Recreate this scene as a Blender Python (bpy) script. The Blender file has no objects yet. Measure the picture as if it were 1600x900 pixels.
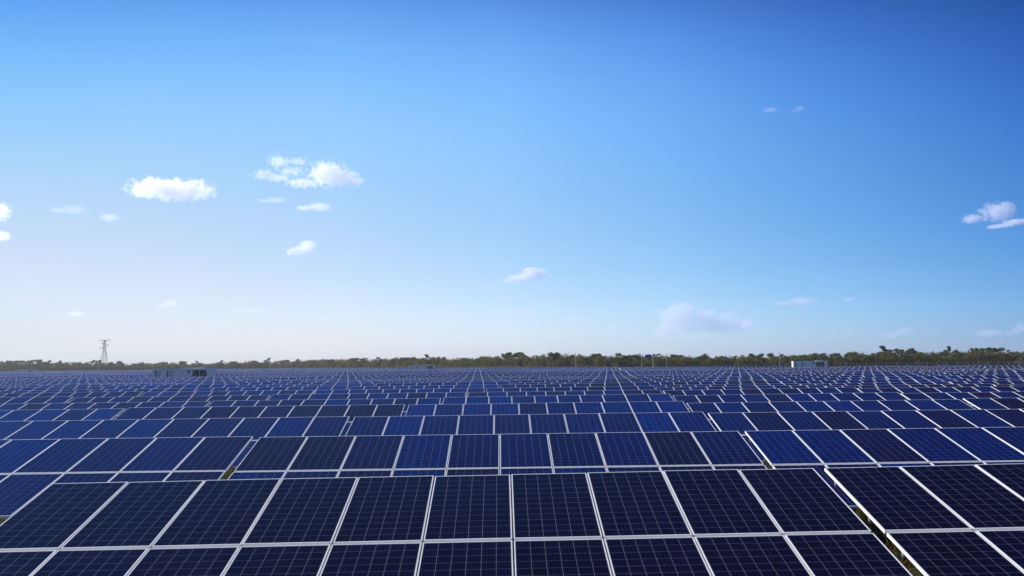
import bpy, bmesh, math, random
import numpy as np
from mathutils import Matrix, Vector
random.seed(7); rng = np.random.default_rng(7)
S = bpy.context.scene; COL = S.collection
R = math.radians

# ------------------------------------------------------------------ camera
F = 1429.0; CAM_Z = 3.225; YAW = .01104; PIT = .0825; ROLL = .0115
fw = Vector((math.sin(YAW)*math.cos(PIT), math.cos(YAW)*math.cos(PIT), math.sin(PIT)))
r0 = Vector((math.cos(YAW), -math.sin(YAW), 0)); u0 = r0.cross(fw)
rt = r0*math.cos(ROLL) - u0*math.sin(ROLL); up = r0*math.sin(ROLL) + u0*math.cos(ROLL)
cd = bpy.data.cameras.new('camera'); cam = bpy.data.objects.new('camera', cd); COL.objects.link(cam)
cam.matrix_world = Matrix((( rt.x, up.x, -fw.x, 0), (rt.y, up.y, -fw.y, 0), (rt.z, up.z, -fw.z, CAM_Z), (0, 0, 0, 1)))
cd.sensor_width = 36; cd.lens = F/1600*36; cd.clip_start = .1; cd.clip_end = 60000
S.camera = cam

def proj(x, y, z):
    v = Vector((x, y, z-CAM_Z)); d = v.dot(fw)
    return (800+F*v.dot(rt)/d, 450-F*v.dot(up)/d) if d > .05 else None
def at(px, py, D):                          # the point seen at photo pixel (px, py) at depth D along +Y
    v = fw*F + rt*(px-800) - up*(py-450)
    v = v*(D/v.y); return Vector((v.x, v.y, v.z+CAM_Z))
def hor(px): return 567.9-.0115*(px-800)

# ------------------------------------------------------------------ sky, sun, exposure
SUN_EL, SUN_ROT = 31, -62
w = bpy.data.worlds.new("World"); S.world = w; w.use_nodes = True
nt = w.node_tree; N = nt.nodes; Lk = nt.links.new
bg = N['Background']; sk = N.new('ShaderNodeTexSky'); sk.sky_type = 'NISHITA'; sk.sun_disc = False
sk.sun_elevation = R(SUN_EL); sk.sun_rotation = R(SUN_ROT)
CO = [[0.4457, 0.6554, 1.1819], [-8.0314, -8.7759, -11.6509], [44.1171, 53.135, 59.8712], [-80.8513, -90.9092, -88.3575], [0.5579, 0.7194, 0.8235], [-2.7072, -1.7862, -1.1384], [-19.8314, -7.6638, -3.3611], [5.1269, 4.1144, 3.9972], [88.6928, 28.4005, 17.3484], [-0.3403, -0.7496, -0.5928], [-39.5492, -27.2458, -19.5136], [-119.0843, -43.2059, -37.3659], [-0.7511, -1.086, -2.3123]]
def tint(e, a):
    e2 = min(e, .40); b = [1, e2, e2*e2, e2**3, a, a*a, a*e2, a*a*e2, a*e2*e2, a**3, a*a*e2*e2, a*e2**3, a**3*e2]
    c = [math.exp(sum(b[i]*CO[i][k] for i in range(13))) for k in range(3)]
    if e > .40:                              # above the picture: settle to a deep even blue
        t = min(1, (e-.40)/.4); top = (.12, .25, .62)
        c = [c[k]*(1-t)+top[k]*t for k in range(3)]
    return c
def wm(op, *ins):
    n = N.new('ShaderNodeMath'); n.operation = op
    for i, v in enumerate(ins):
        if isinstance(v, (int, float)): n.inputs[i].default_value = v
        else: Lk(v, n.inputs[i])
    return n.outputs[0]
tc = N.new('ShaderNodeTexCoord'); sep = N.new('ShaderNodeSeparateXYZ'); Lk(tc.outputs['Generated'], sep.inputs[0])
ex = wm('ARCSINE', sep.outputs[2]); EMAX = 1.0
ef = wm('DIVIDE', wm('MAXIMUM', ex, 0.), EMAX)
hl = wm('SQRT', wm('ADD', wm('MULTIPLY', sep.outputs[0], sep.outputs[0]), wm('ADD', wm('MULTIPLY', sep.outputs[1], sep.outputs[1]), 1e-6)))
az = wm('ARCSINE', wm('MINIMUM', wm('MAXIMUM', wm('DIVIDE', sep.outputs[0], hl), -1.), 1.))
AZ = [-.54, -.36, -.18, 0, .18, .36, .54]; prev = None
EL = [0, .02, .04, .07, .10, .14, .18, .22, .26, .30, .34, .37, .40, .5, .7, .9]
for i, a in enumerate(AZ):
    cr = N.new('ShaderNodeValToRGB'); el = cr.color_ramp
    while len(el.elements) < len(EL): el.elements.new(.5)
    for j, e in enumerate(EL):
        el.elements[j].position = e/EMAX
        c = tint(e, a); el.elements[j].color = (*[v/4 for v in c], 1)
    Lk(ef, cr.inputs[0])
    if prev is None: prev = cr.outputs[0]
    else:
        mr = N.new('ShaderNodeMapRange'); mr.inputs[1].default_value = AZ[i-1]; mr.inputs[2].default_value = a
        Lk(az, mr.inputs[0]); mx = N.new('ShaderNodeMixRGB'); Lk(mr.outputs[0], mx.inputs[0]); Lk(prev, mx.inputs[1]); Lk(cr.outputs[0], mx.inputs[2])
        prev = mx.outputs[0]
mul = N.new('ShaderNodeVectorMath'); mul.operation = 'MULTIPLY'; Lk(sk.outputs[0], mul.inputs[0]); Lk(prev, mul.inputs[1])
fold = N.new('ShaderNodeCombineXYZ'); Lk(sep.outputs[0], fold.inputs[0]); Lk(sep.outputs[1], fold.inputs[1]); Lk(wm('ABSOLUTE', sep.outputs[2]), fold.inputs[2]); Lk(fold.outputs[0], sk.inputs[0])
low = wm('SUBTRACT', 1., wm('MULTIPLY', wm('LESS_THAN', sep.outputs[2], 0.), .3))      # dimmed mirrored sky added below the horizon as land glow, filling cloud undersides
bk = N.new('ShaderNodeMapRange'); bk.inputs[1].default_value = -.5; bk.inputs[2].default_value = .2; bk.inputs[3].default_value = .95; bk.inputs[4].default_value = 1; Lk(sep.outputs[1], bk.inputs[0])
sc4 = N.new('ShaderNodeVectorMath'); sc4.operation = 'SCALE'; Lk(wm('MULTIPLY', wm('MULTIPLY', low, bk.outputs[0]), 4.), sc4.inputs[3]); Lk(mul.outputs[0], sc4.inputs[0])
Lk(sc4.outputs[0], bg.inputs[0]); bg.inputs[1].default_value = .084
sl = bpy.data.lights.new('sun', 'SUN'); sl.energy = 5.0; sl.angle = R(.53); sl.color = (1, .94, .86)
so = bpy.data.objects.new('sun', sl); COL.objects.link(so)
sd = Vector((math.sin(R(SUN_ROT))*math.cos(R(SUN_EL)), math.cos(R(SUN_ROT))*math.cos(R(SUN_EL)), math.sin(R(SUN_EL))))
so.rotation_euler = sd.to_track_quat('Z', 'Y').to_euler()
S.view_settings.view_transform = 'Standard'; S.view_settings.look = 'None'; S.view_settings.gamma = 1; S.view_settings.exposure = .25
S.view_settings.use_curve_mapping = False
S.cycles.use_denoising = True; S.cycles.max_bounces = 32; S.cycles.volume_bounces = 32; S.cycles.diffuse_bounces = 3; S.cycles.glossy_bounces = 3
S.cycles.transparent_max_bounces = 8

# ------------------------------------------------------------------ helpers
def mat(name):
    m = bpy.data.materials.new(name); m.use_nodes = True
    return m, m.node_tree.nodes, m.node_tree.links.new, m.node_tree.nodes['Principled BSDF']
def node(n, t, **kw):
    q = n.new(t)
    for k, v in kw.items(): setattr(q, k, v)
    return q
def M(n, l, op, *ins):
    q = n.new('ShaderNodeMath'); q.operation = op
    for i, v in enumerate(ins):
        if isinstance(v, (int, float)): q.inputs[i].default_value = v
        else: l(v, q.inputs[i])
    return q.outputs[0]
def mix(n, l, f, a, b, blend='MIX'):
    q = n.new('ShaderNodeMixRGB'); q.blend_type = blend
    for i, v in enumerate((f, a, b)):
        if isinstance(v, (int, float)): q.inputs[i].default_value = v
        elif isinstance(v, tuple): q.inputs[i].default_value = (*v, 1)
        else: l(v, q.inputs[i])
    return q.outputs[0]
def ramp(n, l, f, stops):
    q = n.new('ShaderNodeValToRGB'); e = q.color_ramp.elements
    while len(e) < len(stops): e.new(.5)
    for s, (p, c) in zip(e, stops): s.position = p; s.color = (*c, 1)
    l(f, q.inputs[0]); return q.outputs[0]
def noise(n, l, vec, scale, detail=4, rough=.55):
    q = n.new('ShaderNodeTexNoise'); q.inputs['Scale'].default_value = scale; q.inputs['Detail'].default_value = detail
    q.inputs['Roughness'].default_value = rough
    if vec is not None: l(vec, q.inputs['Vector'])
    return q.outputs['Fac']
def simple(name, col, rough=.6, metal=0., var=.12, scale=3.):
    m, n, l, p = mat(name); t = n.new('ShaderNodeTexCoord')
    f = noise(n, l, t.outputs['Object'], scale)
    c = mix(n, l, M(n, l, 'MULTIPLY', f, 1.), tuple(v*(1-var) for v in col), tuple(min(1, v*(1+var)) for v in col))
    l(c, p.inputs['Base Color']); p.inputs['Roughness'].default_value = rough; p.inputs['Metallic'].default_value = metal
    return m
class MB:                                    # collects shapes that become ONE mesh object
    def __init__(s): s.v = []; s.f = []; s.m = []; s.uv = {}
    def face(s, pts, mi=0, uv=None):
        i = len(s.v); s.v += [tuple(p) for p in pts]; s.f.append(tuple(range(i, i+len(pts)))); s.m.append(mi)
        if uv: s.uv[len(s.f)-1] = uv
    def box(s, a, b, mi=0, mtx=None):
        x0, y0, z0 = a; x1, y1, z1 = b
        c = [(x0,y0,z0),(x1,y0,z0),(x1,y1,z0),(x0,y1,z0),(x0,y0,z1),(x1,y0,z1),(x1,y1,z1),(x0,y1,z1)]
        if mtx is not None: c = [tuple(mtx @ Vector(p)) for p in c]
        i = len(s.v); s.v += c
        for f in ((3,2,1,0),(4,5,6,7),(0,1,5,4),(1,2,6,5),(2,3,7,6),(3,0,4,7)): s.f.append(tuple(i+k for k in f)); s.m.append(mi)
    def bar(s, p, q, wd, ht=None, mi=0):     # a square bar from p to q
        p, q = Vector(p), Vector(q); d = q-p; L = d.length; ht = ht or wd
        mt = Matrix.Translation(p) @ d.to_track_quat('Z', 'Y').to_matrix().to_4x4()
        s.box((-wd/2, -ht/2, 0), (wd/2, ht/2, L), mi, mt)
    def tube(s, p, q, ra, rb, n=8, mi=0):
        p, q = Vector(p), Vector(q); d = q-p; L = d.length; rot = d.to_track_quat('Z', 'Y').to_matrix()
        i = len(s.v)
        for h, r in ((0, ra), (L, rb)):
            for k in range(n):
                a = 2*math.pi*k/n; s.v.append(tuple(p+rot @ Vector((r*math.cos(a), r*math.sin(a), h))))
        for k in range(n): s.f.append((i+k, i+(k+1) % n, i+n+(k+1) % n, i+n+k)); s.m.append(mi)
        s.f.append(tuple(i+n-1-k for k in range(n))); s.f.append(tuple(i+n+k for k in range(n))); s.m += [mi, mi]
    def mesh(s, name, *mats):
        me = bpy.data.meshes.new(name); me.from_pydata(s.v, [], s.f)
        for m in mats: me.materials.append(m)
        me.polygons.foreach_set('material_index', s.m)
        if s.uv:
            ul = me.uv_layers.new(name='UVMap')
            for fi, uv in s.uv.items():
                for li, c in zip(me.polygons[fi].loop_indices, uv): ul.data[li].uv = c
        me.update(); return me
    def build(s, name, mats, parent=None, loc=(0,0,0)):
        return put(name, s.mesh(name, *(mats if isinstance(mats, (list, tuple)) else [mats])), parent, loc)
def put(name, me, parent=None, loc=(0,0,0), rot=(0,0,0)):
    o = bpy.data.objects.new(name, me); COL.objects.link(o); o.location = loc; o.rotation_euler = rot
    if parent: o.parent = parent
    return o
def tag(o, label=None, cat=None, group=None, kind=None):
    if label: o['label'] = label
    if cat: o['category'] = cat
    if group: o['group'] = group
    if kind: o['kind'] = kind
    return o
def empty(name, loc, rz=0):
    o = put(name, None, None, loc, (0, 0, rz)); o.empty_display_size = .3; return o
def copy_tree(o, parent=None):
    c = o.copy(); COL.objects.link(c)
    if parent: c.parent = parent
    for ch in KIDS.get(o.name, []): copy_tree(ch, c)
    return c
KIDS = {}
def index_kids(o):
    KIDS[o.name] = list(o.children)
    for c in o.children: index_kids(c)
ORD = ['', 'first','second','third','fourth','fifth','sixth','seventh','eighth','ninth','tenth','eleventh','twelfth','thirteenth','fourteenth','fifteenth','sixteenth',
       'seventeenth','eighteenth','nineteenth','twentieth','twenty-first','twenty-second','twenty-third','twenty-fourth','twenty-fifth','twenty-sixth','twenty-seventh','twenty-eighth','twenty-ninth','thirtieth']

# ------------------------------------------------------------------ materials
def cell_material():
    m, n, l, p = mat('solar_cells')
    uv = n.new('ShaderNodeUVMap'); sp = n.new('ShaderNodeSeparateXYZ'); l(uv.outputs[0], sp.inputs[0])
    U, V = sp.outputs[0], sp.outputs[1]
    oi = n.new('ShaderNodeObjectInfo'); ge = n.new('ShaderNodeNewGeometry')
    wn = node(n, 'ShaderNodeTexWhiteNoise', noise_dimensions='2D'); cb = n.new('ShaderNodeCombineXYZ')
    l(M(n, l, 'MULTIPLY', oi.outputs['Random'], 91.7), cb.inputs[0]); l(M(n, l, 'MULTIPLY', ge.outputs['Random Per Island'], 57.3), cb.inputs[1]); l(cb.outputs[0], wn.inputs['Vector'])
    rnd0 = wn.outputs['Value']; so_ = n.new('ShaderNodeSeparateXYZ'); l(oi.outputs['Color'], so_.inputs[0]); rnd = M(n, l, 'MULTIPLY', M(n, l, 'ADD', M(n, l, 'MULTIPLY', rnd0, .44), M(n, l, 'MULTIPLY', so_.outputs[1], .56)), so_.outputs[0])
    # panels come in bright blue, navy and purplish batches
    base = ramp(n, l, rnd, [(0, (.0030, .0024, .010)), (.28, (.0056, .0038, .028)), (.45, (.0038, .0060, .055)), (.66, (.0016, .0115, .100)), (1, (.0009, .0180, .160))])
    # crystal mottling inside each cell
    cv = n.new('ShaderNodeCombineXYZ'); l(M(n, l, 'MULTIPLY', U, 6.), cv.inputs[0]); l(M(n, l, 'MULTIPLY', V, 12.), cv.inputs[1]); l(M(n, l, 'MULTIPLY', rnd, 40.), cv.inputs[2])
    vo = n.new('ShaderNodeTexVoronoi'); vo.inputs['Scale'].default_value = 5; l(cv.outputs[0], vo.inputs['Vector'])
    sv = n.new('ShaderNodeSeparateXYZ'); l(vo.outputs['Color'], sv.inputs[0])
    fl = node(n, 'ShaderNodeVectorMath', operation='FLOOR'); l(cv.outputs[0], fl.inputs[0])
    w2 = node(n, 'ShaderNodeTexWhiteNoise', noise_dimensions='3D'); l(fl.outputs[0], w2.inputs['Vector'])
    g = M(n, l, 'ADD', .55, M(n, l, 'ADD', M(n, l, 'MULTIPLY', sv.outputs[0], .5), M(n, l, 'MULTIPLY', w2.outputs['Value'], .4)))
    sc = node(n, 'ShaderNodeVectorMath', operation='SCALE'); l(base, sc.inputs[0]); l(g, sc.inputs[3])
    def line(c, k, wd):                       # 1 on a line of width wd (fraction of a period) at each multiple of 1/k
        f = M(n, l, 'FRACT', M(n, l, 'ADD', M(n, l, 'MULTIPLY', c, float(k)), .5))
        return M(n, l, 'LESS_THAN', M(n, l, 'ABSOLUTE', M(n, l, 'SUBTRACT', f, .5)), wd/2)
    grid = M(n, l, 'MAXIMUM', line(U, 6, .025), line(V, 12, .016))
    bus = line(M(n, l, 'ADD', U, 1/48), 24, .045)
    c1 = mix(n, l, M(n, l, 'MULTIPLY', bus, .05), sc.outputs[0], (.30, .34, .45))
    c2 = mix(n, l, M(n, l, 'MULTIPLY', grid, .5), c1, (.34, .36, .44))
    l(c2, p.inputs['Base Color'])
    ob = n.new('ShaderNodeTexCoord'); dn = noise(n, l, ge.outputs['Position'], .9, 5)
    l(M(n, l, 'ADD', .10, M(n, l, 'MULTIPLY', dn, .10)), p.inputs['Roughness'])
    p.inputs['IOR'].default_value = 1.45; p.inputs['Specular IOR Level'].default_value = .155
    return m
m_cell = cell_material()
m_alu = simple('anodised_aluminium', (.86, .86, .86), .40, 0, .05, 2)
m_back = simple('white_backsheet', (.6, .6, .58), .7)
m_steel = simple('galvanised_steel', (.34, .35, .36), .5, .6, .15, 4)
m_white = simple('white_painted_steel', (.83, .84, .84), .5, 0, .05, .6)
m_dark = simple('dark_louvre', (.022, .024, .03), .6)
m_pale = simple('pale_blue_door', (.52, .60, .68), .5)
m_conc = simple('concrete_pole', (.42, .41, .39), .8)
m_blue = simple('blue_board', (.012, .04, .32), .45)
m_tower = simple('tower_steel', (.5, .5, .51), .6, 0)
m_bark = simple('bark', (.11, .09, .07), .9, 0, .3, 2)
def leaf_material(name, cols):
    m, n, l, p = mat(name)
    ge = n.new('ShaderNodeNewGeometry'); oi = n.new('ShaderNodeObjectInfo')
    f = noise(n, l, ge.outputs['Position'], .16, 3)
    h = M(n, l, 'FRACT', M(n, l, 'ADD', M(n, l, 'ADD', M(n, l, 'MULTIPLY', f, 1.5), M(n, l, 'MULTIPLY', ge.outputs['Random Per Island'], .28)), M(n, l, 'MULTIPLY', oi.outputs['Random'], 1.0)))
    l(ramp(n, l, h, [(i/(len(cols)-1), c) for i, c in enumerate(cols)]), p.inputs['Base Color'])
    p.inputs['Roughness'].default_value = .75; p.inputs['Specular IOR Level'].default_value = .25
    tr = n.new('ShaderNodeBsdfTranslucent'); l(p.inputs['Base Color'].links[0].from_socket, tr.inputs[0]); ms = n.new('ShaderNodeMixShader'); ms.inputs[0].default_value = .45
    l(p.outputs[0], ms.inputs[1]); l(tr.outputs[0], ms.inputs[2]); l(ms.outputs[0], n['Material Output'].inputs[0])
    return m
m_leaf = leaf_material('crown_leaves', [(.075, .115, .026), (.10, .14, .032), (.16, .16, .045), (.10, .115, .035), (.07, .115, .026), (.075, .115, .026)])
m_dry = leaf_material('dry_leaves', [(.17, .13, .085), (.14, .12, .07), (.20, .16, .10), (.13, .10, .065), (.17, .13, .085)])
m_scrub = leaf_material('scrub_leaves', [(.095, .115, .028), (.16, .155, .042), (.22, .15, .060), (.12, .125, .035), (.19, .145, .052), (.09, .12, .028), (.095, .115, .028)])

# ------------------------------------------------------------------ ground
def ground():
    m, n, l, p = mat('dry_grassland')
    t = n.new('ShaderNodeTexCoord')
    a = noise(n, l, t.outputs['Object'], .25, 6); b = noise(n, l, t.outputs['Object'], 6, 6, .7)
    c = ramp(n, l, a, [(.35, (.032, .026, .014)), (.5, (.018, .023, .008)), (.65, (.040, .033, .019))])
    l(mix(n, l, b, c, (.025, .028, .010)), p.inputs['Base Color']); p.inputs['Roughness'].default_value = .95; p.inputs['Specular IOR Level'].default_value = .1
    bp = n.new('ShaderNodeBump'); bp.inputs['Distance'].default_value = .05; l(b, bp.inputs['Height']); l(bp.outputs[0], p.inputs['Normal'])
    q = MB(); q.face([(-1500, -300, 0), (1500, -300, 0), (1500, 2200, 0), (-1500, 2200, 0)])
    tag(q.build('ground', m), kind='structure')
ground()

# ------------------------------------------------------------------ the solar field: layout
MW, ML, PITCHW, SL = .992, 1.930, 1.010, 1.985       # module, its pitch along the row, its pitch up the slope
TH = .2563; TOPL = SL+ML; ZB = .75; P = 7.196; SX = .829; X0 = -5.947; Y1 = 12.304; TP = 10*PITCHW+.134
CT, ST = math.cos(TH), math.sin(TH)
STATIONS = [(285, 190), (660, 428), (1266, 292), (39.5, 597), (300, 498)]
ST_PX = [45, 20, 29, 14.5, 17.5]
def field_right(y): return 98-.546*(max(y, 175)-175)+(max(0, 175-y)*.2)
def undul(x, y):
    k = min(1, max(0, (y-22)/40)); return k*(.07*math.sin(x*.07+y*.045)+.06*math.sin(x*.031-y*.09+2)+.03*math.sin(x*.2+1))
tables = []
for k in range(1, 92):
    yt = Y1+P*(k-1); yb = yt-TOPL*CT; xr = X0+SX*(k-1)
    if yt > 662: break
    tmin = 0 if k == 1 else -80
    seen = 0
    for t in range(tmin, 80):
        xa = xr+t*TP; xb = xa+9*PITCHW+MW
        if xb > field_right(yt): break
        pa, pb = proj(xa, yt, ZB+TOPL*ST), proj(xb, yt, ZB+TOPL*ST)
        qa, qb = proj(xa, yb, ZB), proj(xb, yb, ZB)
        lo, hi = (pa[0], pb[0])
        if k <= 2: lo, hi = min(lo, qa[0]), max(hi, qb[0])
        inside = hi > 0 and lo < 1600
        if k > 22: inside = hi > -60 and lo < 1660
        if not inside: continue
        if 148 < yt < 162 and (xa+xb)/2 < 0: continue        # the service track
        skip = False
        for (sp, sD), hw in zip(STATIONS, ST_PX):             # clearings of the inverter stations
            y0 = {190: 147, 428: 330, 292: 200, 597: 570, 498: 470}[sD]
            if y0 < yt < sD+7 and hi > sp-hw-2 and lo < sp+hw+2: skip = True
        if skip: continue
        seen += 1
        tables.append((k, seen, xa, yb, yt))
INDIV = tables[:300]; REST = tables[300:]
ROWS_A, ROWS_B = 5, 10

# modules
def frame_mesh():
    q = MB(); hw, hl, lip, d = MW/2, ML/2, .0135, .040
    q.box((-hw, -hl, -d), (-hw+lip, hl, 0)); q.box((hw-lip, -hl, -d), (hw, hl, 0))
    q.box((-hw+lip, -hl, -d), (hw-lip, -hl+lip, 0)); q.box((-hw+lip, hl-lip, -d), (hw-lip, hl, 0))
    return q
def glass(q, cx=0, cy=0, mi=0, mb=1, lip=.0135):
    a, b = MW/2-lip, ML/2-lip; e = .004/MW
    q.face([(cx-a, cy-b, -.003), (cx+a, cy-b, -.003), (cx+a, cy+b, -.003), (cx-a, cy+b, -.003)], mi, [(-e, -e), (1+e, -e), (1+e, 1+e), (-e, 1+e)])
    q.face([(cx-a, cy+b, -.009), (cx+a, cy+b, -.009), (cx+a, cy-b, -.009), (cx-a, cy-b, -.009)], mb)
g_ = MB(); glass(g_); me_glass = g_.mesh('solar_panel', m_cell, m_back); me_frame = frame_mesh().mesh('frame', m_alu)
gb = MB(); fm = frame_mesh(); gb.v, gb.f, gb.m = fm.v, fm.f, [2]*len(fm.f); glass(gb); me_both = gb.mesh('solar_panel', m_cell, m_back, m_alu)
def slope(s, dz=0): return (s*CT-dz*ST, ZB+s*ST+dz*CT)      # a point s metres up the slope, dz off its face
XS = [.9, 3.6, 6.45, 9.15]
def part_bar(name, p, q, wd, ht):
    b = MB(); b.bar(p, q, wd, ht); return b.mesh(name, m_steel)
LEN = 9*PITCHW+MW
RACK = []
for s in (.42, 1.52, 2.42, 3.52):
    y, z = slope(s, -.075); RACK.append(('purlin', part_bar('purlin', (0, y, z), (LEN, y, z), .05, .07)))
for x in XS:
    a, b = slope(.15, -.15), slope(3.8, -.15); c = slope(1.97, -.19)
    RACK.append(('rafter', part_bar('rafter', (x, *a), (x, *b), .06, .08)))
    RACK.append(('post', part_bar('post', (x, c[0], -.3), (x, c[0], c[1]), .10, .12)))
    d = slope(3.1, -.19); RACK.append(('brace', part_bar('brace', (x+.08, c[0], .55), (x+.08, *d), .05, .05)))
def light_table():                                          # one mesh for a table whose parts are too small to see
    q = MB(); lip = .016
    for j in range(10):
        for u in (0, 1):
            cx = j*PITCHW+MW/2; cs = u*SL+ML/2
            def pt(dx, ds, dz): return (cx+dx, *slope(cs+ds, dz))
            hw, hl = MW/2, ML/2; a, b = hw-lip, hl-lip
            q.face([pt(-a,-b,-.002), pt(a,-b,-.002), pt(a,b,-.002), pt(-a,b,-.002)], 0, [(0,0),(1,0),(1,1),(0,1)])
            for f in (((-hw,-hl),(hw,-hl),(a,-b),(-a,-b)), ((hw,-hl),(hw,hl),(a,b),(a,-b)), ((hw,hl),(-hw,hl),(-a,b),(a,b)), ((-hw,hl),(-hw,-hl),(-a,-b),(-a,b))):
                q.face([pt(*e, 0) for e in f], 1)
            for e0, e1 in (((-hw,-hl),(hw,-hl)), ((hw,-hl),(hw,hl)), ((hw,hl),(-hw,hl)), ((-hw,hl),(-hw,-hl))):
                q.face([pt(*e1, 0), pt(*e0, 0), pt(*e0, -.036), pt(*e1, -.036)], 1)
            q.face([pt(-hw,hl,-.036), pt(hw,hl,-.036), pt(hw,-hl,-.036), pt(-hw,-hl,-.036)], 2)
    for x in XS:
        c = slope(1.97, -.1); q.box((x-.05, c[0]-.06, -.3), (x+.05, c[0]+.06, c[1]), 3)
    for s in (.42, 3.52):
        y, z = slope(s, -.07); q.bar((0, y, z), (LEN, y, z), .05, .06, 3)
    return q
LT = light_table(); me_light = LT.mesh('solar_table', m_cell, m_alu, m_back, m_steel)
GROUP = 'solar tables standing in rows across the field'
MAXIDX = {}
for k, i, *_ in tables: MAXIDX[k] = max(i, MAXIDX.get(k, 0))
SPECIAL = {(1, 1): 'large dark solar table filling the foreground, ten full columns of panels wide',
           (1, 2): 'dark solar table right of the grassy gap in the front row, cut by the frame',
           (2, 1): 'bright blue solar table second row, left of the front table, cut by the frame',
           (2, 2): 'middle blue solar table directly behind the large front table',
           (2, 3): 'navy solar table in the second row right of the narrow gap, cut by the frame'}
for k, i, xa, yb, yt in INDIV:
    rr = random.Random(k*1000+i)
    tx = rr.gauss(0, .0035 if k > 3 else .0012) if k > 1 else 0; ty = rr.gauss(0, .0018 if k > 3 else .0007)+.0015 if k > 1 else .0075
    dz = undul(xa+5, yb)+(rr.gauss(0, .018 if k > 3 else .008) if k > 1 else 0)
    if k == 1: dz += .0075*xa+.02
    label = SPECIAL.get((k, i)) or ('tilted %s solar table in the %s row from the front, %s from the left' % ('blue' if xa < 15 else 'dark blue', ORD[k], ORD[i]))
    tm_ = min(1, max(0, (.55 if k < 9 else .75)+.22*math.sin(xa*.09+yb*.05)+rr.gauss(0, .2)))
    if k > ROWS_B:
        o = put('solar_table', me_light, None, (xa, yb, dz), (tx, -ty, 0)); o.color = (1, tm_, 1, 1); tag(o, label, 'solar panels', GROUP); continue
    root = empty('solar_table', (xa, yb, dz)); root.rotation_euler = (tx, -ty, 0); tag(root, label, 'solar panels', GROUP)
    for j in range(10):
        for u in (0, 1):
            y, z = slope(u*SL+ML/2, rr.gauss(0, .0015))
            loc = (j*PITCHW+MW/2, y, z); rot = (TH+rr.gauss(0, .0016), rr.gauss(0, .0012), rr.gauss(0, .0006))
            if k <= ROWS_A:
                pn = put('solar_panel', me_glass, root, loc, rot); put('frame', me_frame, pn)
                pn.color = (.2 if k == 1 else 1, tm_, 1, 1)      # the front tables' cells are toned darker than the other rows
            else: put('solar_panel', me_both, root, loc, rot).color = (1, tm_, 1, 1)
    for nm, me in (RACK if k <= ROWS_A else [r for r in RACK if r[0] in ('purlin', 'post')]): put(nm, me, root)
# the rest of the field, beyond the three hundred nearest tables
if REST:
    bv = np.array(LT.v); nv = len(bv); fs = LT.f; uvb = []
    for fi, f in enumerate(fs): uvb += list(LT.uv.get(fi, [(.5, .5)]*len(f)))
    V, loops, mi = [], [], []
    fl = np.array([v for f in fs for v in f]); ln = np.array([len(f) for f in fs])
    for n_, (k, i, xa, yb, yt) in enumerate(REST):
        tx, ty = rng.normal(0, .003), rng.normal(0, .0018)
        v = bv.copy(); y, z = v[:, 1].copy(), v[:, 2].copy()
        v[:, 1] = y-tx*z; v[:, 2] = z+tx*y+ty*v[:, 0]
        V.append(v+np.array([xa, yb, undul(xa+5, yb)+rng.normal(0, .015)])); loops.append(fl+n_*nv)
    V = np.concatenate(V); loops = np.concatenate(loops); c = len(REST); lens = np.tile(ln, c)
    me = bpy.data.meshes.new('distant_solar_tables'); me.vertices.add(len(V)); me.vertices.foreach_set('co', V.ravel())
    me.loops.add(len(loops)); me.loops.foreach_set('vertex_index', loops.astype(np.int32))
    me.polygons.add(len(lens)); st = np.concatenate([[0], np.cumsum(lens)[:-1]]); me.polygons.foreach_set('loop_start', st.astype(np.int32)); me.polygons.foreach_set('loop_total', lens.astype(np.int32))
    for m in (m_cell, m_alu, m_back, m_steel): me.materials.append(m)
    me.polygons.foreach_set('material_index', np.tile(np.array(LT.m, np.int32), c))
    ul = me.uv_layers.new(name='UVMap'); ul.data.foreach_set('uv', np.tile(np.array(uvb, np.float32), (c, 1)).ravel())
    me.update(calc_edges=True)
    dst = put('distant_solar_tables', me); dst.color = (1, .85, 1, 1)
    tag(dst, 'far rows of solar tables merging into a blue band below the trees', 'solar panels', None, 'stuff')

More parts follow.
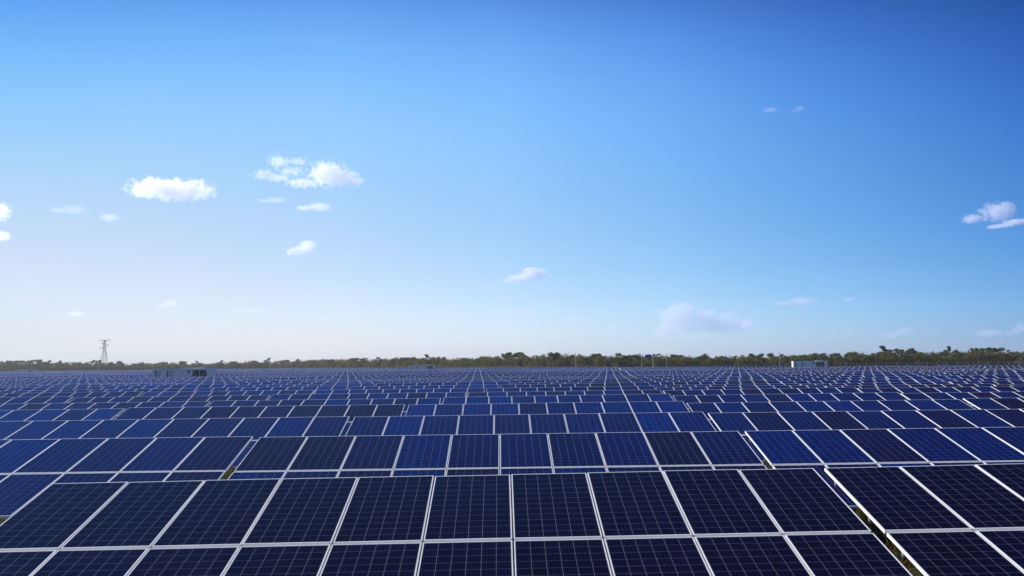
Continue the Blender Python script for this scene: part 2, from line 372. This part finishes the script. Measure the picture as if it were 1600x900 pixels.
# ------------------------------------------------------------------ inverter stations
def station():
    root = empty('inverter_station', (0, 0, 0)); Lh, W, H = 6.1, 2.5, 2.75; z0 = .2
    b = MB(); b.box((-Lh, 0, z0), (Lh, W, z0+H)); body = b.build('body', m_white, root)
    t = MB()                                             # corner posts, rails, corrugation
    for x in (-Lh-.03, Lh-.15): t.box((x, -.04, z0-.02), (x+.18, W+.04, z0+H+.03))
    t.box((-Lh+.15, -.035, z0+H-.14), (Lh-.15, .12, z0+H+.028)); t.box((-Lh+.15, -.035, z0-.018), (Lh-.15, .12, z0+.16))
    t.build('corner_frame', m_white, root)
    c = MB(); x = -2.4
    while x < 1.8: c.box((x, -.02, z0+.17), (x+.12, .01, z0+H-.16)); x += .28
    c.build('corrugated_panel', m_white, root)
    for x, wd in ((-5.35, .95), (-2.9, 1.15)):           # the two doors with their dark reveals
        d = MB(); d.box((x, -.045, z0+.25), (x+wd, .01, z0+H-.35)); dr = d.build('door', m_pale, root)
        h = MB(); h.box((x+wd-.16, -.09, z0+1.05), (x+wd-.11, -.046, z0+1.35)); h.build('handle', m_dark, dr)
        e = MB(); e.box((x-.26, -.042, z0+.2), (x-.03, .01, z0+H-.3)); e.build('door_vent', m_dark, root)
    v = MB(); v.box((1.1, -.05, z0+H-.85), (1.58, .01, z0+H-.32)); v.build('fan_opening', m_dark, root)
    for x in (2.1, 3.62):                                # two big louvres crossed by pale braces
        v = MB(); v.box((x, -.05, z0+.45), (x+1.36, .01, z0+H-.3)); lv = v.build('louvre', m_dark, root)
        s = MB(); z = z0+.55
        while z < z0+H-.4: s.box((x+.04, -.075, z), (x+1.32, -.051, z+.03)); z += .16
        s.build('slat', m_dark, lv)
    br = MB(); br.bar((2.15, -.10, z0+H-.4), (3.45, -.10, z0+.55), .07); br.bar((3.68, -.10, z0+.55), (4.95, -.10, z0+H-.4), .07); br.build('brace', m_white, root)
    r = MB(); r.box((2.0, .7, z0+H+.002), (4.6, 1.8, z0+H+.12)); r.build('roof_hatch', m_white, root)
    bs = MB()
    for x in (-5.6, 0, 5.0): bs.box((x, .1, -.1), (x+.6, W-.1, z0-.022))
    bs.build('plinth', m_conc, root)
    return root
s0 = station(); index_kids(s0)
LAB = ['white container station left of centre of the field, largest, with two dark louvres', 'small white container station in the middle, in front of brown scrub',
       'white container station on the right with a sunlit end wall', 'tiny white container station at the far left below the trees',
       'white container station showing just its roof behind the largest one']
for n_, ((px, D), lab) in enumerate(zip(STATIONS, LAB)):
    o = s0 if n_ == 0 else copy_tree(s0)
    p = at(px, hor(px), D); o.location = (p.x, D, 0); tag(o, lab, 'container', 'inverter container stations among the solar rows')
    if D == 292: o.rotation_euler = (0, 0, -.10); o.scale = (.87, 1, 1)

# ------------------------------------------------------------------ pylon
def pylon():
    p = at(162.5, hor(162.5), 880); root = empty('transmission_tower', (p.x, 880, 0)); H = 30.2
    tag(root, 'grey lattice transmission tower rising above the trees on the left', 'pylon')
    def hw(z): return 3.6-(3.6-1.0)*min(z/21, 1) if z < 21 else 1.0-.35*(z-21)/(H-21)
    b = MB(); lv = [0, 6, 11, 15, 18.5, 21, 23.3, 25.6, 27.9, H]
    for sx in (-1, 1):
        for sy in (-1, 1):
            lg = MB()
            for z0, z1 in zip(lv, lv[1:]): lg.bar((sx*hw(z0), sy*hw(z0), z0), (sx*hw(z1), sy*hw(z1), z1), .25)
            lg.build('leg', m_tower, root)
    for z0, z1 in zip(lv, lv[1:]):
        a, c = hw(z0), hw(z1)
        for f in (-1, 1):
            b.bar((-a, f*a, z0), (c, f*c, z1), .10); b.bar((a, f*a, z0), (-c, f*c, z1), .10)
            b.bar((f*a, -a, z0), (f*c, c, z1), .10); b.bar((f*a, a, z0), (f*c, -c, z1), .10)
            b.bar((-c, f*c, z1), (c, f*c, z1), .10); b.bar((f*c, -c, z1), (f*c, c, z1), .10)
    b.build('lattice', m_tower, root)
    for z, xs in ((H-.2, (-5.6, 5.6)), (25.2, (4.2,)), (22.8, (-4.2,)), (27.0, (-3.2,))):
        for x in xs:
            a = MB(); s = 1 if x > 0 else -1
            a.bar((s*.6, 0, z), (x, 0, z+.5), .3); a.bar((s*.6, 0, z-1.2), (x, 0, z+.5), .22)
            arm = a.build('crossarm', m_tower, root)
            i = MB(); i.tube((x, 0, z+.4), (x, 0, z-1.3), .14, .14, 8); i.build('insulator', m_pale, arm)
pylon()

# ------------------------------------------------------------------ poles and the blue board
def pole(px, ytop, D, lab, camera=True, rod=0.):
    b = at(px, hor(px), D); zt = at(px, ytop, D).z-rod
    root = empty('utility_pole', (b.x, D, 0)); tag(root, lab, 'pole', 'slim pale poles along the far field edge')
    q = MB(); q.tube((0, 0, -.3), (0, 0, zt), (.11*D/290), (.075*D/290), 10); q.build('shaft', m_conc, root)
    if rod: r = MB(); r.tube((0, 0, zt), (0, 0, zt+rod), .05, .03, 6); r.build('lightning_rod', m_steel, root)
    if camera:
        c = MB(); c.bar((0, 0, zt-.5), (.5, -.3, zt-.5), .08); arm = c.build('bracket', m_steel, root)
        h = MB(); h.box((.4, -.75, zt-.62), (.62, -.25, zt-.4)); h.build('camera_housing', m_white, arm)
pole(1218, 545, 285, 'tall pale pole with a thin rod on top, left of the right-hand container', True, 1.2)
pole(1002.5, 557.5, 290, 'pale pole just left of the small blue board', False)
pole(1041.5, 552, 290, 'thin pale pole just right of the small blue board and its post', True)
pole(899, 551.5, 300, 'pale pole between the middle container and the blue board', True)
pole(421, 561, 520, 'pale pole far off between the largest and the middle container', False)
pole(153.5, 567, 560, 'short distant pole just left of the transmission tower', False)
pole(269.5, 567, 560, 'thin distant pole rising behind the largest container', False)
def board():
    D = 286; b = at(1020.5, hor(1020.5), D); root = empty('sign_board', (b.x, D, 0)); z0, z1 = at(1014, 559.8, D).z, at(1014, 554, D).z
    tag(root, 'small blue board held out beside a pale post in front of the trees', 'sign')
    q = MB(); q.tube((0, 0, -.2), (0, 0, z1+.1), .15, .12, 10); q.build('post', m_conc, root)
    x0, x1 = -2.5, -.55
    q = MB(); q.box((x0, -.05, z0), (x1, .05, z1)); q.build('panel', m_blue, root)
    q = MB(); q.bar((0, 0, z1-.25), (x1, 0, z1-.25), .07); q.bar((0, 0, z0+.25), (x1, 0, z0+.25), .07); q.build('bracket', m_steel, root)
    q = MB(); q.box((-.7, -.5, -.1), (.7, .5, .5)); q.build('foundation', m_conc, root)
board()

# ------------------------------------------------------------------ perimeter fence and treeline paths
def edge(px):                                # depth of the treeline seen at photo column px
    xs = [-100, 0, 200, 420, 480, 560, 640, 740, 850, 960, 1100, 1300, 1700]; ys = [700, 700, 700, 690, 640, 560, 480, 400, 345, 318, 310, 305, 300]
    return float(np.interp(px, xs, ys))
def fence(pxs, lab):
    pts = []
    for px in pxs: d = edge(px)-9; p = at(px, hor(px), d); pts.append(Vector((p.x, d, 0)))
    root = empty('perimeter_fence', pts[0]); o0 = pts[0]; tag(root, lab, 'fence', 'perimeter fences in front of the trees')
    path = [pts[0]]; step = max(3.2, sum((b-a).length for a, b in zip(pts, pts[1:]))/90); acc = 0
    for a, b in zip(pts, pts[1:]):
        L = (b-a).length; d = step-acc
        while d < L: path.append(a.lerp(b, d/L)); d += step
        acc = (acc+L) % step
    ms = MB(); ms.box((-.045, -.045, -.2), (.045, .045, 2.2)); pm = ms.mesh('post', m_steel)
    for p in path: put('post', pm, root, p-o0)
    wr = MB()
    for a, b in zip(path, path[1:]):
        a = a-o0; b = b-o0
        for z in (.2, .5, .8, 1.1, 1.4, 1.7, 2.0, 2.25): wr.bar((a.x, a.y-.07, z), (b.x, b.y-.07, z), .014)
        for s in np.arange(.06, 1, .06): c = a.lerp(b, float(s)); wr.bar((c.x, c.y-.08, .2), (c.x, c.y-.08, 2.25), .010)
    wr.build('wire_mesh', m_steel, root)
fence(range(1640, 940, -20), 'low grey wire fence below the trees on the right half')
fence(range(930, 420, -10), 'grey wire fence running off diagonally below the middle trees')
fence(range(410, -40, -20), 'distant grey wire fence below the far left trees')

# ------------------------------------------------------------------ trees
def leaves(centres, radii, n, size, flat=.75):
    """n leaf-sized quads spread through the volume of the given clumps."""
    c = np.array(centres); r = np.array(radii); w_ = r**2; idx = rng.choice(len(c), n, p=w_/w_.sum())
    d = rng.normal(size=(n, 3)); d /= np.linalg.norm(d, axis=1)[:, None]
    rad = rng.random(n)**.45*(1+rng.normal(0, .12, n)); pos = c[idx]+d*(r[idx]*rad)[:, None]*np.array([1, 1, flat])
    a = rng.normal(size=(n, 3)); a /= np.linalg.norm(a, axis=1)[:, None]; b = np.cross(a, rng.normal(size=(n, 3))); b /= np.linalg.norm(b, axis=1)[:, None]
    s = size*rng.uniform(.6, 1.3, n)[:, None]
    return np.stack([pos-a*s-b*s*.5, pos+a*s*.2-b*s*.7, pos+a*s+b*s*.4, pos-a*s*.1+b*s*.7], 1).reshape(-1, 3)
def quads(name, V, m):
    me = bpy.data.meshes.new(name); n = len(V)//4; me.vertices.add(len(V)); me.vertices.foreach_set('co', V.astype(np.float32).ravel())
    me.loops.add(4*n); me.loops.foreach_set('vertex_index', np.arange(4*n, dtype=np.int32)); me.polygons.add(n)
    me.polygons.foreach_set('loop_start', np.arange(0, 4*n, 4, dtype=np.int32)); me.polygons.foreach_set('loop_total', np.full(n, 4, np.int32))
    me.materials.append(m); me.update(calc_edges=True); return me
def make_tree(seed, kind):
    r = random.Random(seed); H = 7.; tr = MB(); cs, rs = [], []
    lean = r.uniform(-.5, .5); fork = Vector((lean*.4, r.uniform(-.2, .2), H*r.uniform(.30, .42)))
    tr.tube((0, 0, -.2), fork, .17, .13, 7)
    nl = {'round': 8, 'umbrella': 7, 'sparse': 6, 'tall': 6}[kind]
    for i in range(nl):
        a = 2*math.pi*i/nl+r.uniform(-.4, .4)
        if kind == 'umbrella': rad = r.uniform(1.3, 3.3); z = H*r.uniform(.80, .97)-rad*.16
        elif kind == 'tall': rad = r.uniform(.3, 1.3); z = H*r.uniform(.5, 1.05)
        else: rad = r.uniform(.6, 2.4); z = H*r.uniform(.5, .95)-rad*.25
        e = Vector((math.cos(a)*rad+lean, math.sin(a)*rad, z)); mid = fork.lerp(e, .5)+Vector((r.uniform(-.3, .3), r.uniform(-.3, .3), .25))
        tr.tube(fork, mid, .085, .06, 5); tr.tube(mid, e, .06, .02, 5)
        m_ = {'round': 3, 'umbrella': 3, 'sparse': 3, 'tall': 3}[kind]
        for j in range(m_):
            q = e+Vector((r.uniform(-.8, .8), r.uniform(-.8, .8), r.uniform(-.35, .4)))
            tr.tube(mid, q, .03, .012, 4)
            cs.append(q); rs.append(r.uniform(.35, .95)*{'round': 1.15, 'umbrella': .85, 'sparse': .75, 'tall': .8}[kind])
    if kind == 'round':
        for _ in range(5): cs.append(Vector((r.uniform(-1.4, 1.4)+lean, r.uniform(-1.2, 1.2), H*r.uniform(.4, .75)))); rs.append(r.uniform(.8, 1.3))
    n = {'round': 3000, 'umbrella': 1900, 'sparse': 800, 'tall': 1500}[kind]
    return tr.mesh('trunk', m_bark), leaves(cs, rs, n, .17)
KINDS = ['round', 'round', 'umbrella', 'sparse', 'tall', 'umbrella', 'round', 'sparse']
TM = []
for i, kd in enumerate(KINDS):
    t_, lv = make_tree(50+i, kd); TM.append((t_, quads('crown', lv, m_dry if kd == 'sparse' and i == 3 else m_leaf), kd))
# skyline trees read off the photograph: column, top row, kind index
SKY = [(8, 564, 0), (24, 562, 5), (52, 561.5, 2), (72, 563, 1), (92, 566, 4), (113, 564, 7), (132, 565, 3), (149, 562, 2), (176, 565, 0), (190, 564, 6), (216, 566, 1), (238, 566, 7),
 (256, 565, 0), (285, 564, 6), (310, 566, 4), (342, 563, 1), (368, 564, 0), (397, 563, 6), (417, 562, 4), (443, 562, 2), (463, 561, 1), (490, 562, 6), (518, 561, 0), (545, 560, 3), (560, 558, 5), (578, 557.5, 7),
 (597, 558, 1), (620, 560, 6), (638, 557, 5), (671, 557, 4), (690, 557, 0), (720, 559, 6), (745, 557, 1), (772, 556, 7), (797, 550, 2), (818, 551.5, 1), (838, 553, 7), (862, 550, 3), (872, 550, 6), (886, 555, 1), (925, 552, 0), (940, 556, 4),
 (962, 550, 3), (978, 552, 1), (994, 554, 6), (1033, 550, 7), (1048, 553, 0), (1062, 554, 6), (1093, 553, 1), (1108, 555, 0), (1126, 556, 6), (1146, 559, 4), (1165, 558, 3), (1184, 552, 2), (1208, 551, 0), (1228, 553, 1), (1243, 554, 7), (1259, 554, 6),
 (1276, 551.5, 2), (1296, 551, 7), (1318, 550, 5), (1338, 549, 0), (1357, 550, 7), (1372, 549, 6), (1386, 545, 4), (1398, 548, 7), (1414, 544, 2), (1425, 547, 0), (1444, 550, 1), (1470, 549, 0), (1482, 545.5, 4), (1494, 547, 1), (1508, 553, 6), (1521, 548, 4),
 (1538, 543, 2), (1550, 541.5, 5), (1569, 544, 7), (1583, 549, 6), (1596, 547, 1)]
LAND = [(-30, 'the left edge'), (39, 'the far left container'), (162, 'the transmission tower'), (285, 'the largest container'), (421, 'the distant pole'), (660, 'the middle container'), (899, 'the lone middle pole'),
        (1014, 'the blue board'), (1218, 'the rod-topped pole'), (1285, 'the right-hand container')]
LOOK = {'round': 'bushy green tree', 'umbrella': 'flat-topped tree', 'sparse': 'thin sparse tree', 'tall': 'slim upright tree'}
cnt = {}
for px, top, ki in SKY:
    D = edge(px)+rng.uniform(2, 9); base = at(px, hor(px), D); zt = at(px, top, D).z
    s = zt/7.0; rr = random.Random(px); sx = s*rr.uniform(.95, 1.3)
    lm = max((l_ for l_ in LAND if l_[0] < px), key=lambda l_: l_[0]); tm = TM[ki]; look = 'bare brownish tree' if ki == 3 else LOOK[tm[2]]
    cnt[lm] = cnt.get(lm, 0)+1
    root = empty('tree', (base.x, D, 0), rr.uniform(0, 6.28)); root.scale = (sx, sx, s)
    tag(root, '%s, %s tree standing out right of %s' % (look, ORD[cnt[lm]], lm[1]) if lm[0] > 0 else '%s, %s tree counted from %s' % (look, ORD[cnt[lm]], lm[1]), 'tree', 'trees standing out along the far treeline')
    put('trunk', tm[0], root); put('crown', tm[1], root)
# the scrub woodland behind and between them, one mass
BL = [leaves([Vector((rng.uniform(-1.3, 1.3), rng.uniform(-1.3, 1.3), rng.uniform(.5, 3.9))) for _ in range(11)], rng.uniform(.5, 1.15, 11), 420, .19, .8) for _ in range(6)]
W = []; SPX = [q[0] for q in SKY]; STOP = np.convolve(np.pad([q[1] for q in SKY], 3, mode='edge'), np.ones(7)/7, 'valid')
for px in np.arange(-60, 1660, 3.2):
    D0 = edge(px); 
    for q in range(3):
        D = D0+rng.uniform(-3, 5)+q*rng.uniform(5, 12); pxx = px+rng.uniform(-3, 3); p = at(pxx, hor(pxx), D)
        top = float(np.interp(pxx, SPX, STOP))+(1.4 if pxx < 450 else .8)              # the mean crown line of the mass
        hz = at(pxx, top, D0).z*(.93+.06*math.sin(pxx*.05+q)+rng.uniform(-.20, .12))
        b = BL[rng.integers(6)].copy(); a = rng.uniform(0, 6.28); ca, sa = math.cos(a), math.sin(a); s = D0/310*.9
        s = min(s, 1.5)*rng.uniform(.8, 1.3)
        v = np.empty_like(b); v[:, 0] = (b[:, 0]*ca-b[:, 1]*sa)*s+p.x; v[:, 1] = (b[:, 0]*sa+b[:, 1]*ca)*s+D; v[:, 2] = b[:, 2]*hz/4.6
        W.append(v)
tag(put('scrub_woodland', quads('scrub_woodland', np.concatenate(W), m_scrub)), 'mixed green and brown scrub woodland along the whole horizon', 'woodland', None, 'stuff')

# grass in the gap between the two front tables
def grass():
    n = 26000; x = rng.uniform(3.8, 8.0, n); y = rng.uniform(8.5, 20, n); h = rng.uniform(.06, .45, n)*(.5+.5*np.sin(x*2.1+1)*np.sin(y*1.7)); a = rng.uniform(0, 6.28, n)
    x[:9000] = rng.uniform(-13, -6, 9000); y[:9000] = rng.uniform(14, 29, 9000); h = np.abs(h)+.04
    dx, dy = np.cos(a)*.016, np.sin(a)*.016; bx, by = rng.normal(0, .10, n), rng.normal(0, .10, n)
    V = np.stack([np.stack([x-dx, y-dy, 0*x], 1), np.stack([x+dx, y+dy, 0*x], 1), np.stack([x+bx+dx*.2, y+by+dy*.2, h], 1), np.stack([x+bx-dx*.2, y+by-dy*.2, h], 1)], 1).reshape(-1, 3)
    m = leaf_material('grass_blades', [(.055, .075, .014), (.12, .09, .034), (.065, .075, .018), (.15, .11, .045), (.055, .075, .014)])
    tag(put('grass', quads('grass', V, m)), 'rough green and straw grass in the gap beside the front table', 'grass', None, 'stuff')
grass()

# ------------------------------------------------------------------ clouds
def cloud(px, py, wpx, hpx, lobes, dens, lab, seed, soft=.22, rag=.75):
    """A volume of droplets: lobes are (x, z, rx, rz) as fractions of half the width and height."""
    elev = max((hor(px)-py)/F, .03); D = min(620/elev, 9000); c = at(px, py, D); k = c.y/F*1.0
    k = (c-Vector((0, 0, CAM_Z))).length/F; a, h = wpx/2*k, hpx/2*k
    bm = bmesh.new()
    for (lx, lz, rx, rz) in lobes:
        q = bmesh.ops.create_icosphere(bm, subdivisions=3, radius=1)
        bmesh.ops.scale(bm, vec=(rx*a*1.3, max(rz*h, rx*a*.45)*1.2, rz*h*1.4), verts=q['verts']); bmesh.ops.translate(bm, vec=(lx*a, 0, lz*h), verts=q['verts'])
    me = bpy.data.meshes.new('cloud'); bm.to_mesh(me); bm.free(); o = put('cloud', me, None, c)
    if len(lobes) > 1:
        md = o.modifiers.new('union', 'REMESH'); md.mode = 'VOXEL'; md.voxel_size = max(min(a, h)*.16, a*.03)
        dg = bpy.context.evaluated_depsgraph_get(); m2 = bpy.data.meshes.new_from_object(o.evaluated_get(dg)); o.modifiers.clear(); o.data = m2
    o.rotation_euler = (0, 0, -math.atan2(c.x, c.y))
    m = bpy.data.materials.new('cloud_droplets'); m.use_nodes = True; n, l = m.node_tree.nodes, m.node_tree.links.new; n.clear()
    out = n.new('ShaderNodeOutputMaterial'); vp = n.new('ShaderNodeVolumePrincipled'); l(vp.outputs[0], out.inputs['Volume'])
    t = n.new('ShaderNodeTexCoord'); field = None
    for (lx, lz, rx, rz) in lobes:
        sb = node(n, 'ShaderNodeVectorMath', operation='SUBTRACT'); l(t.outputs['Object'], sb.inputs[0]); sb.inputs[1].default_value = (lx*a, 0, lz*h)
        dv = node(n, 'ShaderNodeVectorMath', operation='DIVIDE'); l(sb.outputs[0], dv.inputs[0]); dv.inputs[1].default_value = (rx*a, max(rz*h, rx*a*.45), rz*h)
        ln = node(n, 'ShaderNodeVectorMath', operation='LENGTH'); l(dv.outputs[0], ln.inputs[0]); e = M(n, l, 'SUBTRACT', 1., ln.outputs['Value'])
        field = e if field is None else M(n, l, 'MAXIMUM', field, e)
    off = node(n, 'ShaderNodeVectorMath', operation='ADD'); l(t.outputs['Object'], off.inputs[0]); off.inputs[1].default_value = (seed*977., seed*331., 0)
    nz = noise(n, l, off.outputs[0], (2.2 if rag < .7 else 3.2)/h, 6, .64)
    f = M(n, l, 'ADD', field, M(n, l, 'MULTIPLY', M(n, l, 'SUBTRACT', nz, .53), rag*4.2))
    mr = n.new('ShaderNodeMapRange'); mr.interpolation_type = 'SMOOTHSTEP'; l(f, mr.inputs[0]); mr.inputs[1].default_value = 0; mr.inputs[2].default_value = soft; mr.inputs[3].default_value = 0; mr.inputs[4].default_value = dens*(.32 if px < 700 else .36)/h
    l(mr.outputs[0], vp.inputs['Density']); vp.inputs['Color'].default_value = (1, 1, 1, 1); vp.inputs['Anisotropy'].default_value = .68 if px < 700 else (.6 if dens > 3.5 else .3)
    m.cycles.volume_step_rate = .35
    o.data.materials.clear(); o.data.materials.append(m)
    tag(o, lab, 'cloud', 'small white clouds in the lower sky')
ONE = [(0, 0, 1, 1)]; LONG = [(-.45, -.2, .55, .6), (.3, .1, .7, .9)]; RISE = [(-.45, -.35, .58, .5), (.0, -.1, .5, .6), (.35, .2, .62, .75)]
CL = [(270, 294, 128, 44, [(-.1, -.1, .85, .8), (.45, -.05, .55, .75), (-.6, -.3, .4, .5)], 9, 'compact oval white cloud on the left, densest in the sky', .4, .62),
 (510, 273, 116, 46, [(.05, .05, .55, .9), (.4, -.15, .5, .65), (.68, -.3, .38, .42), (-.6, -.6, .45, .36)], 8, 'bright ragged cloud at the right end of the upper cluster', .36, .8),
 (440, 264, 84, 46, [(-.1, .5, .4, .5), (.3, -.1, .5, .4), (.55, .55, .4, .3), (-.6, -.45, .45, .35), (-.1, -.6, .5, .3)], 5, 'broken wispy cloud just left of the bright ragged cloud', .3, .9),
 (490, 324, 56, 16, LONG, 3, 'small flat cloud strip below the bright ragged cloud', .3, .7),
 (472, 388, 48, 28, RISE, 6, 'small puffy cloud left of centre, under the flat strip', .22, .6),
 (821, 431, 72, 30, RISE, 6, 'slanted white cloud in the middle of the lower sky', .22, .6),
 (-3, 331, 32, 28, ONE, 3, 'white cloud cut off by the left edge, upper of two', .25, .7),
 (2, 369, 24, 16, ONE, 2.4, 'little cloud cut off by the left edge, lower of two', .25, .6),
 (106, 328, 50, 16, LONG, .6, 'thin broken wisp left of the compact oval cloud', .35, .9),
 (171, 340, 30, 14, ONE, .9, 'tiny faint puff below and left of the oval cloud', .3, .7),
 (1095, 500, 150, 64, [(-.45, .25, .45, .75), (-.1, -.05, .7, .7), (.45, -.2, .55, .6), (-.7, -.5, .3, .45)], 2.6, 'broad pale cloud bank low over the trees right of centre', .35, .5),
 (1168, 508, 30, 22, ONE, 1.6, 'small pale puff at the right end of the broad bank', .3, .6),
 (1560, 331, 54, 32, [(0, 0, .9, .85), (.4, .5, .5, .4)], 5, 'brightest cloud of the group at the right edge', .22, .6),
 (1574, 350, 56, 14, RISE, 3, 'flat streak of cloud under the brightest right-hand cloud', .3, .6),
 (1521, 342, 32, 14, ONE, 2.6, 'tiny cloud left of the brightest right-hand cloud', .3, .6),
 (1241, 472, 68, 16, LONG, 1.1, 'faint flat cloud above right of the broad bank', .35, .8),
 (1402, 521, 50, 20, RISE, 1.2, 'faint rising cloud low over the trees on the right', .35, .7),
 (1588, 516, 34, 22, RISE, 1.4, 'pale cloud low at the right edge over the trees', .35, .7),
 (1545, 521, 40, 12, ONE, .9, 'very faint streak left of the low right-edge cloud', .35, .8),
 (1326, 468, 20, 9, ONE, .9, 'faint speck of cloud high above the right-hand container', .35, .7),
 (261, 475, 34, 16, RISE, 1.2, 'faint puff low on the left above the largest container', .35, .7),
 (118, 491, 28, 10, ONE, .9, 'faint puff low at left above the tower', .35, .7),
 (514, 495, 32, 14, RISE, 1.0, 'faint low puff left of centre above the trees', .35, .7),
 (895, 501, 54, 14, LONG, 1.0, 'faint flat cloud low in the middle above the pole', .35, .8),
 (967, 508, 34, 14, RISE, 1.3, 'small pale cloud left of the broad bank', .35, .7),
 (820, 488, 40, 10, ONE, .8, 'very faint streak below the slanted middle cloud', .35, .8),
 (390, 486, 50, 10, LONG, .7, 'very faint streak low between oval and ragged clouds', .35, .8),
 (424, 313, 46, 12, LONG, 1.0, 'thin wisp left of the small flat strip', .35, .9),
 (1203, 172, 26, 9, ONE, .5, 'barely visible wisp high in the deep blue, left of two', .4, .8),
 (1246, 171, 22, 12, RISE, .7, 'slanted wisp high in the deep blue, right of two', .4, .8)]
for n_, (px, py, a, h, lb, de, lab, soft, rag) in enumerate(CL): cloud(px, py, a, h, lb, de, lab, n_+1, soft, rag)

# ------------------------------------------------------------------ the dry season's thin haze
def haze():
    m = bpy.data.materials.new('air'); m.use_nodes = True; n, l = m.node_tree.nodes, m.node_tree.links.new; n.clear()
    out = n.new('ShaderNodeOutputMaterial'); vp = n.new('ShaderNodeVolumePrincipled'); vp.inputs['Density'].default_value = .00015
    vp.inputs['Color'].default_value = (.93, .95, 1, 1); vp.inputs['Anisotropy'].default_value = .3; l(vp.outputs[0], out.inputs['Volume'])
    q = MB(); q.box((-1520, -320, -1.2), (1520, 2220, 34)); tag(q.build('haze', m), kind='stuff')
haze()
